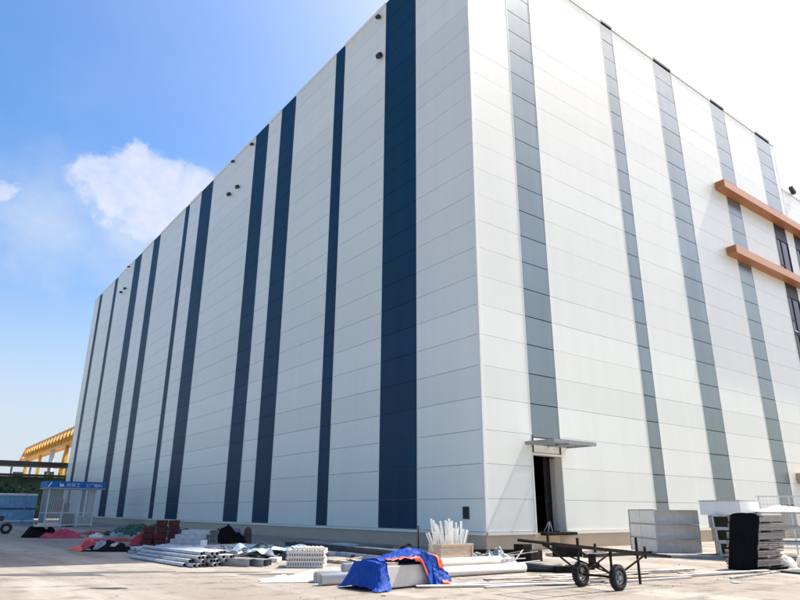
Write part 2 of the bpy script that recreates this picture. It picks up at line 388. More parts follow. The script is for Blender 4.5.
for a, z0, z1, dp in ((26.28, 25.62, 26.28, .76), (26.38, 20.12, 20.78, .76), (31.35, 3.66, 4.36, .76)):
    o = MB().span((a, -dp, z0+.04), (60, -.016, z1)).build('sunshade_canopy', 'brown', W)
    MB().span((a-.004, -dp-.004, z0), (60, -.018, z0+.038)).build('soffit', 'brown_shaded', o)
    MB().span((a-.02, -dp+.06, z0+.1), (a-.002, -.08, z1-.06)).build('end_cap', 'brown_shaded' if z0 > 9 else 'timber', o)
# doorway: reveals, frame, doors, canopy over it
x0, x1, z0, z1 = DOOR
b = MB(); b.span((x0-.09, -.03, z0-.06), (x0, .40, z1+.09)).span((x1, -.03, z0-.06), (x1+.09, .40, z1+.09)).span((x0, -.03, z1), (x1, .40, z1+.09)); df = b.build('door_frame', 'white_trim', W)
b = MB(); b.span((x1-.05, .41, z0), (x1-.003, .70, z1-.05)); b.build('door_leaf', 'white_dirty', df)
b = MB(); b.span((x0+.003, .10, z0), (x0+.05, 1.15, z1-.05)); b.build('door_leaf', 'steel_dark', df)
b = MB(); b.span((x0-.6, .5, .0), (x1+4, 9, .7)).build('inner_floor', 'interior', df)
b = MB(); b.span((x0+2.55, 1.4, .7), (x0+2.8, 1.6, 5)).build('inner_column', 'steel_dull', df)
b = MB(); b.span((x0+.2, -.42, z0-.16), (x1+.28, -.035, z0-.03)); b.build('door_step', 'timber_dark', W)
b = MB(); cz = 4.66; y0 = -1.64
for xx in (2.72, 4.24, 5.70): b.span((xx, y0, cz-.08), (xx+.09, -.018, cz+.07))
b.span((2.72, y0-.08, cz-.09), (5.79, y0-.002, cz+.08)); b.span((2.81, -.10, cz-.06), (4.24, -.02, cz+.05)); b.span((4.33, -.10, cz-.06), (5.70, -.02, cz+.05))
for yy in (-.55, -1.1): b.span((2.812, yy-.03, cz-.05), (4.238, yy+.03, cz+.03)).span((4.332, yy-.03, cz-.05), (5.698, yy+.03, cz+.03))
dc = b.build('door_canopy', 'steel_dull', W)
b = MB(); b.span((2.9, y0+.05, cz+.075), (5.62, -.12, cz+.09)); b.build('glass_sheet', mat('canopy_glass', (.75, .82, .80), .08, alpha=.3), dc)
b = MB()
for xx in (3.23, 5.2): b.span((xx-.035, -.05, 4.27), (xx+.035, -.016, 5.05))
b.span((4.55, -.05, cz+.10), (4.63, -.016, 5.0)); b.build('hanger', 'steel_dark', dc)
# flood lamps, cameras, vent
def wall_lamp(name, s, z, big):
    b = MB(); o = .16 if big else .14
    b.bar((-.0, s, z), (-o, s, z+.05), .05); k = .27 if big else .19
    p = b.build(name, 'steel_dark', W)
    h = MB(); h.box((-o-.08, s, z-.02), (.26, k*1.5, k), mtx=Matrix.Rotation(R(-25), 3, 'Y')); h.build('lamp_head', 'black', p)
    return p
for s, z, big in ((8.35, 30.55, 1), (31.55, 30.65, 1), (33.56, 30.7, 1), (70.35, 31.2, 1), (72.4, 31.2, 1)): wall_lamp('flood_lamp', s, z, big)
for s, z in ((8.6, 33.95), (28.98, 34.0), (33.4, 34.25), (70.2, 34.45)): wall_lamp('eaves_camera', s, z, 0)
b = MB(); b.span((-.05, 1.02, 1.28), (-.006, 1.40, 1.80)); v = b.build('wall_vent', 'black', W)
b = MB()
for k in range(5): b.box((-.055, 1.21, 1.34+.1*k), (.03, .34, .02), mtx=Matrix.Rotation(R(35), 3, 'Y'))
b.build('louvre', 'steel_dark', v)
b = MB(); b.box((41.6, -.15, ZW+.35), (.8, .35, .35), mtx=Matrix.Rotation(R(25), 3, 'Y')); b.bar((41.6, .1, ZW), (41.6, -.1, ZW+.3), .1); b.build('roof_camera', 'black', W)

# ------------------------------------------------------------------ far left: shed, crane, fence, hut, trees
T = thing('long_shed', 'long dark green shed with flat black roof behind the blue hoarding', 'shed', (0, 112, 0))
b = MB(); b.span((-90, 0, 0), (14, .3, 7.0))
for k in range(170): b.box((-89.5+k*.61, -.04, 3.5), (.25, .08, 7.0))
b.build('wall', 'shed_green', T)
MB().span((-92, -2.2, 8.75), (15, 3.0, 9.5)).build('roof', 'shed_roof', T)
MB().span((-92, -2.0, 7.0), (15, -.6, 7.35)).build('gutter_band', 'shed_roof', T)
for k in range(18): MB().span((-40+k*2.9, -.1, 7.0), (-39.7+k*2.9, .2, 8.75)).build('post', 'bar_white', T)
for k in range(10): MB().span((-39+k*4.9, .25, 7.0), (-37.4+k*4.9, .45, 7.5+.25*(k % 3))).build('vent_panel', 'steel_dull', T)

T = thing('gantry_crane', 'yellow gantry crane with long lattice girder rising above the shed roof', 'crane', (5, 0, 0))
b = MB(); Y0, Y1, zb, zt = 100, 178, 13.6, 16.2
for xo in (-.9, .9):
    b.bar((xo, Y0, zt), (xo, Y1-8, zt), .35); b.bar((xo, Y0, zb), (xo, Y1, zb), .4); b.bar((xo, Y1-8, zt), (xo, Y1, zb), .35)
    n = 20
    for k in range(n):
        ya, yb = Y0+(Y1-8-Y0)*k/n, Y0+(Y1-8-Y0)*(k+1)/n
        b.bar((xo, ya, zb), (xo, (ya+yb)/2, zt), .22); b.bar((xo, (ya+yb)/2, zt), (xo, yb, zb), .22)
b.span((-.8, Y0, zb-.1), (.8, Y1, zb+.05)); b.span((-.8, Y0, zb+.9), (.8, Y1-3, zb+1.5))
b.build('girder', 'yellow', T)
for yy, sp in ((172, 3.2), (152, .8), (122, 5.5)):
    b = MB()
    for sy in (-1, 1): b.bar((0, yy, zb), (-.5, yy+sy*sp, 0), .55)
    b.bar((-.2, yy-sp*.4, zb*.6), (-.2, yy+sp*.4, zb*.6), .3)
    b.build('leg', 'yellow', T)
b = MB()
for yy in (133, 135.5): b.tube((-.5, yy, 0), (-.5, yy, 15.3), .28)
for k in range(8): b.bar((-.5, 133, 2+k*1.6), (-.5, 135.5, 3.6+k*1.6), .12)
b.build('ladder_mast', 'bar_white', T)

F = thing('hoarding_fence', 'blue sheet metal hoarding fence left of the caged hut', 'fence', (0, 58.5, 0))
b = MB(); x = -60.
while x < -8.3: b.span((x, 0, 0), (min(x+1.18, -8.3), .05, 2.9)); x += 1.2
b.build('sheet', 'hoard', F)
MB().span((-60, -.06, 2.9), (-8.3, .1, 3.12)).span((-60, -.05, .35), (-8.3, -.003, .45)).build('rail', 'bar_white', F)
MB().span((-60, -.05, 1.55), (-8.3, -.003, 1.68)).build('mid_rail', 'steel_dark', F)
b = MB(); x = -59.
while x < -8.3: b.span((x, -.09, 0), (x+.08, -.055, 3.2)); x += 3.1
b.build('post', 'hoard', F)

H = thing('caged_hut', 'white barred cage hut with blue lettered banner beside the long wall', 'hut', (-6.75, 49.3, 0))
hx, hd, hh = 2.05, 3.0, 3.5
b = MB()
for x in (-hx, -hx*.33, hx*.33, hx):
    for y in ((0, hd) if abs(x) == hx else (0,)): b.span((x-.06, y-.06, 0), (x+.06, y+.06, hh))
for z in (.12, 1.2, hh-.1):
    b.span((-hx+.06, -.05, z), (hx-.06, .03, z+.1)); b.span((-hx-.04, .06, z), (-hx+.04, hd-.06, z+.1)); b.span((hx-.04, .06, z), (hx+.04, hd-.06, z+.1))
b.build('frame', 'bar_white', H)
b = MB(); n = 40
for k in range(1, n):
    x = -hx+2*hx*k/n
    b.span((x-.02, -.03, .22), (x+.02, .01, 1.2)); b.span((x-.02, -.03, 1.3), (x+.02, .01, hh-.1))
for k in range(1, 9): b.span((hx-.02, hd*k/9-.02, .2), (hx+.02, hd*k/9+.02, hh-.1))
b.build('bars', 'bar_white', H)
b = MB(); b.span((-hx-.03, .07, .05), (-hx+.03, hd-.07, hh-.1)); b.build('side_panel', 'steel_dull', H)
bn = MB().span((-hx-.35, -.35, hh), (hx+.75, hd+.2, hh+.62)).build('banner', 'banner', H)
MB().span((-hx-.37, -.37, hh-.05), (hx+.77, hd+.22, hh-.004)).build('canopy_base', 'bar_white', H)
MB().add  # (lettering below)
def lettering(s, x, z, size, m, parent, name='lettering', y=-.365):
    cu = bpy.data.curves.new(name, 'FONT'); cu.body = s; cu.size = size; cu.extrude = .01
    t = bpy.data.objects.new(name, cu); COL.objects.link(t)
    dg = bpy.context.evaluated_depsgraph_get(); me = bpy.data.meshes.new_from_object(t.evaluated_get(dg))
    bpy.data.objects.remove(t); me.materials.clear(); me.materials.append(M[m])
    o = bpy.data.objects.new(name, me); COL.objects.link(o); o.parent = parent; o.location = (x, y, z); o.rotation_euler = (R(90), 0, 0); return o
lettering('井吊工', -.75, hh+.13, .42, 'letters', bn)
lettering('工厂棚料', .95, hh+.13, .38, 'letters', bn)
b = MB()
b.add([(-hx-.30, -.365, hh+.06), (-hx-.18, -.365, hh+.06), (-hx+.05, -.365, hh+.42), (-hx-.02, -.365, hh+.56)], [(0, 1, 2, 3)])
b.add([(-hx+.75, -.365, hh+.10), (-hx+1.15, -.365, hh+.16), (-hx+1.0, -.365, hh+.42), (-hx+.85, -.365, hh+.30), (-hx+.7, -.365, hh+.55)], [(0, 1, 2, 3, 4)])
b.build('emblem', 'letters', bn)
b = MB(); b.box((-.85, .5, 1.95), (.75, .06, 1.1)); n1 = b.build('notice_board', 'red', H)
b = MB(); b.box((-1.3, .6, 1.6), (.5, .05, .75)); b.build('notice_board', 'orange', H)
b = MB(); b.box((-.2, .9, 1.1), (.5, .5, 2.0)).box((.35, 1.2, .6), (.6, .5, 1.2)); b.build('locker', 'red_dark', H)

def tree(x, y, h, r, seed, label):
    random.seed(seed); t = thing('tree', label, 'tree', (x, y, 0))
    b = MB(); b.tube((0, 0, 0), (.1, 0, h*.55), .22, 8, .12)
    for k in range(5):
        a = k*1.3+seed; b.tube((.05, 0, h*(.35+.05*k)), (r*.6*math.cos(a), r*.6*math.sin(a), h*(.6+.05*k)), .08, 6, .03)
    b.build('trunk', 'bark', t)
    c = MB(); cl = [(Vector((random.uniform(-r, r)*.75, random.uniform(-r, r)*.75, random.uniform(h*.3, h*.92))), random.uniform(.4, .75)*r*.6) for _ in range(13)]
    for _ in range(900):
        p, cr = random.choice(cl); d = Vector((random.gauss(0, 1), random.gauss(0, 1), random.gauss(0, .8))).normalized()*cr*random.random()**.35
        q = p+d; s = random.uniform(.14, .32); u = Vector((random.gauss(0, 1), random.gauss(0, 1), random.gauss(0, 1))).normalized(); w = u.orthogonal().normalized()
        c.add([q-u*s-w*s*.5, q+u*s-w*s*.5, q+u*s*.6+w*s*.6, q-u*s*.6+w*s*.6], [(0, 1, 2, 3)])
    c.build('crown', 'leaf', t)
for i, (x, y, h, r) in enumerate(((-30, 80, 6.6, 3.2), (-24.5, 84, 5.8, 3.0), (-18.5, 79, 6.2, 3.1), (-13.2, 82, 5.6, 2.8), (-9.0, 86, 5.0, 2.5), (-5.5, 90, 5.2, 2.4), (-36, 83, 6.5, 3.2))):
    tree(x, y, h, r, 20+i, ['dense dark tree behind the blue hoarding', 'low bushy tree behind the blue hoarding', 'leafy tree over the middle of the hoarding', 'dark tree just left of the caged hut', 'small bushy tree behind the hut side panel', 'small dark tree between hut and warehouse end', 'leafy tree at the far end of the hoarding'][i])

# trailer at the left edge
T = thing('hand_trailer', 'low flatbed hand trailer with rubber wheels at the left edge', 'trailer', (-14.55, 31.2, 0), R(-8))
b = MB(); b.box((-.9, .55, .72), (2.6, 1.5, .12)); b.bar((.4, .55, .66), (2.6, .75, .30), .07); b.bar((-1, .0, .34), (-1, 1.2, .34), .06).bar((.55, -.1, .35), (.55, 1.2, .35), .06); b.build('bed', 'steel_dull', T)
for wx, wy in ((.55, -.1), (.55, 1.2), (-1.6, -.1), (-1.6, 1.2)):
    w = MB().torus((wx, wy, .345), (0, 1, 0), .25, .095, squash=1.1).build('wheel', 'rubber', T)
    MB().tube((wx, wy-.05, .345), (wx, wy+.05, .345), .17, 16).build('rim', 'alu', w)
b = MB(); b.box((-.8, .55, 1.05), (1.3, 1.0, .5)).box((.1, .55, .98), (.4, .7, .35)); o = b.build('machine_crate', 'steel_dark', None, .03); o.location = T.location; o.rotation_euler = (0, 0, R(-8))
tag(o, 'dark machine crate lying on the flatbed trailer', 'crate')

# ------------------------------------------------------------------ clutter along the long wall (left)
def solo(o, label, cat, loc, rz=0., group=None): o.location = loc; o.rotation_euler = (0, 0, rz); return tag(o, label, cat, group)
solo(mound('rubble_heap', 'net_black', 1.0, .75, .62, 4, .5), 'dark heap of site waste under a crimson tarp near trailer', 'heap', (-13.0, 24.2, 0))
def sheet(name, m, lx, ly, h, seed, sc=1.6, n=34, edge=.0):
    b = MB(); b.grid(lambda u, v: Vector(((u-.5)*lx*(1+.15*nzv(v*2, seed)), (v-.5)*ly*(1+.2*nzv(u*2, seed+4)), max(.012, h*(.62+.8*nzv(u*lx, v*ly, seed, sc)-.45*abs(nzv(u*lx, v*ly, seed+7, sc*2.6))+.12*nzv(u*lx, v*ly, seed+2, sc*5))*(1-abs(2*u-1)**3)*(1-abs(2*v-1)**3)+.012))), n, n, False)
    return b.build(name, m, None)
solo(sheet('tarp', 'pink', 2.2, 1.3, .62, 3), 'crimson tarp sagging off the dark heap', 'tarp', (-12.1, 22.6, 0), R(-30))
b = MB(); b.box((0, 0, .06), (1.2, .7, .12)).box((.1, .05, .16), (1.0, .6, .06)); solo(b.build('foam_slab', 'white_dirty'), 'white foam slab lying on top of the dark heap', 'slab', (-12.8, 24.0, .6), R(20))
solo(sheet('red_sheet', 'red', 4.8, .6, .22, 8), 'long strip of red sheeting in front of the hut', 'sheeting', (-8.6, 28.0, 0), R(-25))
solo(sheet('red_sheet', 'red', 5.2, .55, .2, 12), 'long strip of red sheeting beyond the rag heap', 'sheeting', (-9.9, 16.4, 0), R(-38))
solo(mound('netting_heap', 'net_green', 2.3, 1.3, .55, 9, .4), 'green safety netting heap at foot of the long wall', 'netting', (-6.4, 26.5, 0), R(-30))
solo(mound('netting_heap', 'net_green', 1.4, .9, .38, 14, .4), 'smaller green netting heap behind the red crates', 'netting', (-5.6, 21.0, 0), R(-30))
random.seed(5)
for k in range(16):
    x, y = -8.3+random.gauss(0, 1.7), 24.5+random.gauss(0, 1.8); b = MB(); b.box((0, 0, .07), (random.uniform(.3, .9), random.uniform(.1, .35), .14)); b.box((.1, .02, .16), (.3, .1, .06))
    solo(b.build('scrap_piece', random.choice(['white_sheet', 'steel', 'net_green', 'steel_blue'])), 'small scrap piece strewn before the green netting', 'scrap', (x, y, 0), random.uniform(0, 3), 'scrap strewn before the green netting')
# rag heap
solo(sheet('orange_cloth', 'orange', 1.1, 1.1, .55, 21), 'orange red cloth crumpled at end of the rag heap', 'cloth', (-13.65, 9.6, 0), R(10))
solo(mound('rag_heap', 'net_black', 1.15, .45, .26, 17, .6), 'black rag heap on the shaded concrete', 'heap', (-12.95, 8.05, 0), R(-38))
solo(sheet('grey_cloth', 'steel_dull', 1.3, .7, .62, 27), 'pale grey cloth draped over the rag heap', 'cloth', (-13.2, 8.3, .05), R(-38))
solo(sheet('pink_cloth', 'pink', .6, .7, .55, 29), 'small pink cloth between orange and grey cloths', 'cloth', (-13.6, 9.1, .02), R(20))
random.seed(9)
for k in range(5):
    b = MB().tube((-.7, 0, .05), (.7, 0, .05), .045, 8); solo(b.build('short_tube', 'steel'), 'short pale tube at the right end of rag heap', 'tube', (-12.3+.12*k, 7.5-.05*k, .05*(k % 3)), R(-35+6*k), 'short tubes by the rag heap')

# galvanised pipe heaps with open ends
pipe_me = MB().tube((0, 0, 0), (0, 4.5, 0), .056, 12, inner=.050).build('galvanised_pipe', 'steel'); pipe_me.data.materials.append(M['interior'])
for i_ in range(12, 24): pipe_me.data.polygons[i_].material_index = 1  # inner walls get a dark colour standing in for shade in the bore
random.seed(11); first = True
def pipes(cx, cy, cols, layers, rz, label, group):
    global first
    for l in range(layers):
        for c in range(cols-l*2):
            a = rz+R(random.uniform(-1.6, 1.6)); lx = (c-(cols-l*2-1)/2)*.122+random.uniform(-.015, .015); ly = random.uniform(-.28, .28)
            x = cx+lx*math.cos(rz)-ly*math.sin(rz); y = cy+lx*math.sin(rz)+ly*math.cos(rz)
            if first: o = pipe_me; first = False
            else: o = pipe_me.copy(); COL.objects.link(o)
            o.location = (x, y, .058+l*.104); o.rotation_euler = (R(random.uniform(-.15, .15)), 0, a); tag(o, label, 'pipe', group)
pipes(-12.35, -1.0, 14, 4, R(4), 'galvanised pipe in the nearer heap, open end towards the bright yard', 'galvanised pipes in the nearer heap')
pipes(-13.05, 3.7, 17, 3, R(-86), 'galvanised pipe in the farther heap lying crosswise deeper in shade', 'galvanised pipes in the farther heap')

# red stacks
def crate(m='red_dark', s=(.42, .62, .27)):
    b = MB(); x, y, z = s; t = .03
    b.span((-x/2, -y/2, 0), (x/2, y/2, t))
    for sx in (-1, 1): b.span((sx*x/2-t/2, -y/2, t), (sx*x/2+t/2, y/2, z))
    for sy in (-1, 1): b.span((-x/2+t/2, sy*y/2-t/2, t), (x/2-t/2, sy*y/2+t/2, z))
    for k in range(4): b.span((-x/2+.03+k*(x-.09)/3, -y/2-.035, .02), (-x/2+.06+k*(x-.09)/3, -y/2-.015, z))
    for k in range(5): b.span((-x/2-.035, -y/2+.04+k*(y-.1)/4, .02), (-x/2-.015, -y/2+.07+k*(y-.1)/4, z))
    b.span((-x/2-.04, -y/2-.04, z-.05), (x/2+.04, y/2+.04, z-.02))
    o = b.build('red_crate', m); o.data.materials.append(M['red_mid'])
    for i in range(30, len(o.data.polygons)): o.data.polygons[i].material_index = 1
    return o
c0 = crate(); used = False
for sx, sy, n, lab in ((-10.55, 11.6, 3, 'left lower'), (-10.05, 11.3, 4, 'middle tall'), (-9.58, 11.0, 4, 'right tall')):
    for k in range(n):
        pos = ['bottom', 'second', 'third', 'topmost'][k] if not (n == 3 and k == 2) else 'topmost'
        o = c0 if not used else c0.copy()
        if used: COL.objects.link(o)
        used = True
        o.location = (sx+.02*((k*7) % 3-1), sy+.02*((k*5) % 3-1), k*.285); o.rotation_euler = (0, 0, R(-20+((k*37) % 5-2)))
        tag(o, f'{pos} dark red slatted crate in the {lab} column of crates', 'crate', 'dark red crates stacked in columns')
solo(sheet('red_tarp', 'red', 1.5, 1.0, .75, 33), 'bright red tarp hump left of the dark red crates', 'tarp', (-10.4, 12.2, 0), R(-30))
b = MB()
for k in range(5): b.bar((-.9, k*.14, .06), (.9, k*.14+.05, .06), .09, .09)
solo(b.build('red_beam_bundle', 'red_dark'), 'low bundle of dark red beams below the crates', 'beams', (-10.9, 9.6, 0), R(-30))

# grey tray stack
def tray(lx, ly, h):
    b = MB(); t = .012
    b.span((-lx/2, -ly/2, h-t), (lx/2, ly/2, h))
    for sy in (-1, 1): b.span((-lx/2, sy*ly/2-t, 0), (lx/2, sy*ly/2+t, h-t))
    b.span((-lx/2, -ly/2-.02, -.0), (lx/2, -ly/2+.10, .012))
    for k in range(4): b.span((-lx/2+.02, -ly/2+ly*(k+.5)/4-.02, .01), (lx/2-.02, -ly/2+ly*(k+.5)/4+.02, h-t))
    return b.build('steel_tray', 'steel')
for k, (dx, dy, dr) in enumerate(((0, 0, 0), (.03, .06, 1), (.14, .12, -1), (.34, .22, 3))):
    solo(tray(1.9-.18*k, 1.15-.1*k, .175), ['bottom grey steel tray of the stack by the red crates', 'second grey steel tray up in stack by the red crates', 'third grey steel tray up in stack by the red crates', 'topmost shorter grey steel tray of stack by the red crates'][k], 'steel tray', (-9.35+dx, 8.9+dy, .02+k*.182), R(-52+dr), 'grey steel trays stacked by the red crates')
solo(mound('netting_heap', 'net_black', 1.25, 1.0, .68, 41, .45), 'black netting heap right of the grey tray stack', 'netting', (-7.4, 10.4, 0), R(-35))
def sack(m, h, r, seed, name='sack'):
    b = MB()
    def f(u, v):
        a = 2*math.pi*u; rr = r*(1-.15*v)*(1+.2*nzv(math.cos(a)*1.5, math.sin(a)*1.5, seed+v*3))*(1 if v < .8 else max(.12, 1-((v-.8)/.2)**2*.9))
        return Vector((rr*math.cos(a), rr*.75*math.sin(a), h*v))
    b.grid(f, 22, 14); return b.build(name, m)
solo(sack('purple', .80, .24, 3), 'purple upright sack beside the black netting heap', 'sack', (-6.8, 10.2, 0))
solo(sack('brown_sack', .84, .2, 8), 'dark brown upright sack right of the purple one', 'sack', (-6.35, 9.9, 0))

# galvanised offcuts pile
random.seed(21)
def cchan(L_, w, h, t=.012, name='steel_channel', m='steel_blue'):
    b = MB(); b.span((0, -w/2, 0), (L_, w/2, t)); b.span((0, -w/2, t), (L_, -w/2+t, h)); b.span((0, w/2-t, t), (L_, w/2, h)); b.span((0, -w/2+t, h-t), (L_, -w/2+.05, h)); b.span((0, w/2-.05, h-t), (L_, w/2-t, h))
    return b.build(name, m)
def rect_tube(L_, w, h, m, name='rectangular_tube'):
    b = MB(); t = .01
    b.span((0, -w/2, 0), (L_, w/2, t)); b.span((0, -w/2, h-t), (L_, w/2, h)); b.span((0, -w/2, t), (L_, -w/2+t, h-t)); b.span((0, w/2-t, t), (L_, w/2, h-t)); return b.build(name, m)
for k, (x, y, z, a, w, h, L_) in enumerate(((-11.45, -1.75, .0, 118, .30, .22, 3.6), (-11.1, -1.95, .0, 114, .26, .20, 3.4), (-10.85, -1.6, .0, 110, .28, .18, 3.2))):
    solo(rect_tube(L_, w, h, 'steel_dull'), ['leftmost grey rectangular tube with dark open end beside the pipes', 'middle grey rectangular tube with dark open end on the ground', 'right grey rectangular tube with dark open end near the ribbed trays'][k], 'tube', (x, y, z), R(a), 'grey rectangular tubes')
def offcut(lx, ly, m, seed):
    b = MB(); b.grid(lambda u, v: Vector(((u-.5)*lx, (v-.5)*ly, .10+.22*nzv(u*1.7, v*1.2, seed)+.05*math.sin(u*9+seed))), 12, 8, False); return b.build('sheet_offcut', m, None, 0, .006)
for k in range(9):
    x, y, z = -10.3+random.gauss(0, .55), 0.6+random.gauss(0, .75), .10+random.random()*.22
    o = solo(offcut(random.uniform(.7, 1.5), random.uniform(.35, .8), ['steel_blue', 'steel', 'steel_blue'][k % 3], k), 'bent bluish sheet offcut in the scrap pile before the long wall', 'offcut', (x, y, z), random.uniform(0, 3.1), 'bent sheet offcuts in the scrap pile')
    o.rotation_euler[0] = random.uniform(-.3, .3)
for k in range(10):
    x, y = -10.5+random.gauss(0, .5), 1.0+random.gauss(0, .8); L_ = random.uniform(1, 2.4); b = MB().bar((0, 0, .05+random.random()*.3), (L_, 0, .08+random.random()*.3), .06, .025).bar((0, .03, .06), (L_, .03, .06), .02, .05)
    solo(b.build('angle_bar', random.choice(['steel', 'steel_dull', 'rust'])), 'thin angle bar poking out of the sheet scrap pile', 'angle bar', (x, y, .05), R(random.uniform(60, 150)), 'angle bars in the scrap pile')
b = MB(); b.box((0, 0, .30), (.22, .03, .56)); o = solo(b.build('upright_board', 'white_sheet'), 'small white board standing upright in the scrap pile', 'board', (-11.45, 2.3, .02), R(-35)); o.rotation_euler[0] = R(-8)
for k in range(5):
    o = solo(cchan(2.2, .2, .09, m='steel_blue'), 'short bluish channel heaped behind the sheet scrap near wall', 'channel', (-8.9+.2*k, 3.9-.1*k, .05+.08*(k % 3)), R(110-9*k), 'short channels behind the scrap pile')
# dark offcuts between
for k in range(6):
    x, y = -10.9+.32*k+random.gauss(0, .1), 1.9-.3*k+random.gauss(0, .2); b = MB(); b.box((0, 0, .1), (random.uniform(.4, .9), .25, .2)).box((.05, .05, .24), (.3, .2, .1))
    solo(b.build('dark_block', 'steel_dark'), 'dark block wedged among the sheet scrap', 'block', (x, y, 0), random.uniform(0, 3), 'dark blocks among the scrap')

# mixed leftovers strewn between the heaps and the wall
random.seed(63)
KIND = [('wood_lath', 'timber', (1.3, .07, .035), 'thin wooden lath'), ('sheet_strip', 'steel_blue', (1.5, .16, .02), 'narrow bluish sheet strip'), ('brick_piece', 'brown_sack', (.24, .12, .09), 'broken brown brick'),
        ('cardboard_piece', 'ply', (.6, .45, .03), 'flattened cardboard piece'), ('dark_bar', 'steel_dark', (1.1, .06, .05), 'short dark steel bar'), ('foam_piece', 'white_dirty', (.5, .3, .12), 'small pale foam piece')]
for k in range(48):
    nm_, m_, d_, lab_ = KIND[k % 6]; q = random.uniform(.7, 1.4); t_ = random.random()
    x = -9.9+2.6*t_+random.gauss(0, .9); y = -3.0+random.random()*11
    if x < -11.3: x += 1.5
    o = MB().box((0, 0, 0), (d_[0]*q, d_[1], d_[2])).build(nm_, m_); o.data.materials[0] = M[m_]
    solo(o, lab_ + ' among the leftovers before the long wall', 'leftover', (x, y, d_[2]/2+.01+random.random()*.12*(k % 3 == 0)), random.uniform(0, 3.1), lab_ + 's among the leftovers')
    o.rotation_euler[1] = random.uniform(-.05, .05)

# ribbed white trays
def ribbed(k):
    b = MB(); b.span((-.55, -.55, 0), (.55, .55, .03))
    for i in range(15): b.box((-.51+.073*i, 0, .075), (.05, 1.06, .085))
    if k == 3:
        for i in range(8): b.box((-.44+.125*i, 0, .145), (.06, .95, .05), mtx=Matrix.Rotation(R(14), 3, 'Z'))
    b.span((-.56, -.57, .03), (.56, -.55, .06)); return b.build('ribbed_tray', 'pvc')
for k in range(4):
    solo(ribbed(k), ['bottom white ribbed tray of the small stack', 'second white ribbed tray up in small stack', 'third white ribbed tray up in small stack', 'topmost white ribbed tray with slanting ribs showing'][k], 'ribbed tray', (-10.05+.02*(k % 2), -2.55, .01+k*.125), R(-37+2*(k % 3)), 'white ribbed trays in a stack')

# long bluish purlins
for k, (x0_, y0_, x1_, y1_, z) in enumerate(((-6.7, -3.6, -6.55, 5.2, .0), (-6.3, -3.9, -6.2, 5.0, .0), (-5.9, -3.5, -5.85, 5.4, .0), (-6.55, -3.2, -6.35, 5.6, .16), (-6.1, -3.0, -6.0, 5.3, .16), (-5.5, -2.4, -5.4, 4.5, .0))):
    L_ = math.hypot(x1_-x0_, y1_-y0_)
    solo(cchan(L_, .40, .155, m='steel_blue' if k != 3 else 'steel_dark', name='long_purlin'), ['long bluish purlin lying nearest the yard on the ground', 'long bluish purlin second from the yard on the ground', 'long bluish purlin third from the yard on the ground', 'dark long purlin stacked on top of the bluish ones', 'bluish long purlin stacked on top beside the dark one', 'bluish purlin lying nearest to the long wall'][k], 'purlin', (x0_, y0_, z), math.atan2(y1_-y0_, x1_-x0_), 'long purlins in front of the long wall')
for k in range(4):
    b = MB().box((1.6, 0, .05), (3.2, .22, .10)); solo(b.build('grey_plank', 'board_grey'), 'weathered grey plank between purlins and white pipes', 'plank', (-9.3+.35*k, -4.3-.15*k, .0), R(62+12*k), 'weathered planks behind the white pipes')
for k in range(3):
    b = MB().box((0, 0, .12), (1.5-.2*k, .8, .24)); solo(b.build('steel_box_section', ['steel_dark', 'steel_blue', 'steel_dull'][k]), ['dark flat box behind the purlins at the wall foot', 'bluish flat box at the wall foot left of dark one', 'grey flat box standing at the wall foot'][k], 'box', (-4.4, 2.0+2.4*k, 0), R(90))
# thin post and bent bar
b = MB().tube((0, 0, 0), (0, 0, 1.15), .025, 8); solo(b.build('thin_post', 'rust'), 'thin rusty post standing left of the plywood crate', 'post', (-6.55, -3.55, 0))
b = MB(); pts = [(0, 0, 0), (.12, .05, .35), (.30, .1, .60), (.50, .12, .72), (.62, .1, .70)]
for p, q in zip(pts, pts[1:]): b.tube(p, q, .035, 8)
solo(b.build('bent_bar', 'rust'), 'bent rusty bar sticking up behind the blue tarp', 'bar', (-9.2, -5.6, 0), R(-30))

# ------------------------------------------------------------------ white pipes, tarp, block, plywood crate
def pipe(p, q, r, m='pvc', name='white_pipe', inner=None):
    b = MB().tube(p, q, r, 22, inner=inner or r*.88); return b.build(name, m)
tag(pipe((-12.35, -7.25, .125), (-5.95, -7.5, .125), .125), 'long white pipe running behind the blue tarp, nearest the camera', 'pipe', 'long white pipes on the ground')
tag(pipe((-12.1, -6.62, .125), (-7.2, -6.85, .125), .125), 'white pipe lying just behind the longest pipe', 'pipe', 'long white pipes on the ground')
o = pipe((-11.6, -7.0, .33), (-6.6, -7.18, .33), .10); tag(o, 'thinner white pipe resting on the two long pipes', 'pipe', 'long white pipes on the ground')
solo(sheet('film_sheet', 'white_dirty', 1.7, .7, .26, 51, 2.2), 'crumpled white film sheet on the ground before ribbed trays', 'sheet', (-11.3, -5.6, 0), R(-25))
solo(sheet('film_sheet', 'white_dirty', 1.6, .8, .16, 53, 2.2), 'small crumpled white film sheet at the white pipe ends', 'sheet', (-12.35, -6.0, 0), R(-30))
tag(pipe((-5.9, -7.25, .115), (-5.1, -8.15, .115), .115, 'steel_dark', 'dark_tube'), 'dark tube off the right end of the white pipe', 'tube')
# white block
BL = thing('covered_block', 'white board block partly covered by the blue tarp', 'block', (-11.12, -8.72, 0), R(6))
MB().span((-.50, -.0, .03), (.85, .75, .47)).build('block_body', 'white_dirty', BL, .015)
b = MB().span((-.52, -.012, .0), (.86, .74, .028)); b.build('pallet_base', 'timber_dark', BL)
b = MB(); b.box((0, 0, .035), (.42, .10, .07)); solo(b.build('timber_offcut', 'timber', None, .006), 'short timber offcut lying on the white block', 'timber', (-11.47, -8.69, .472), R(6))
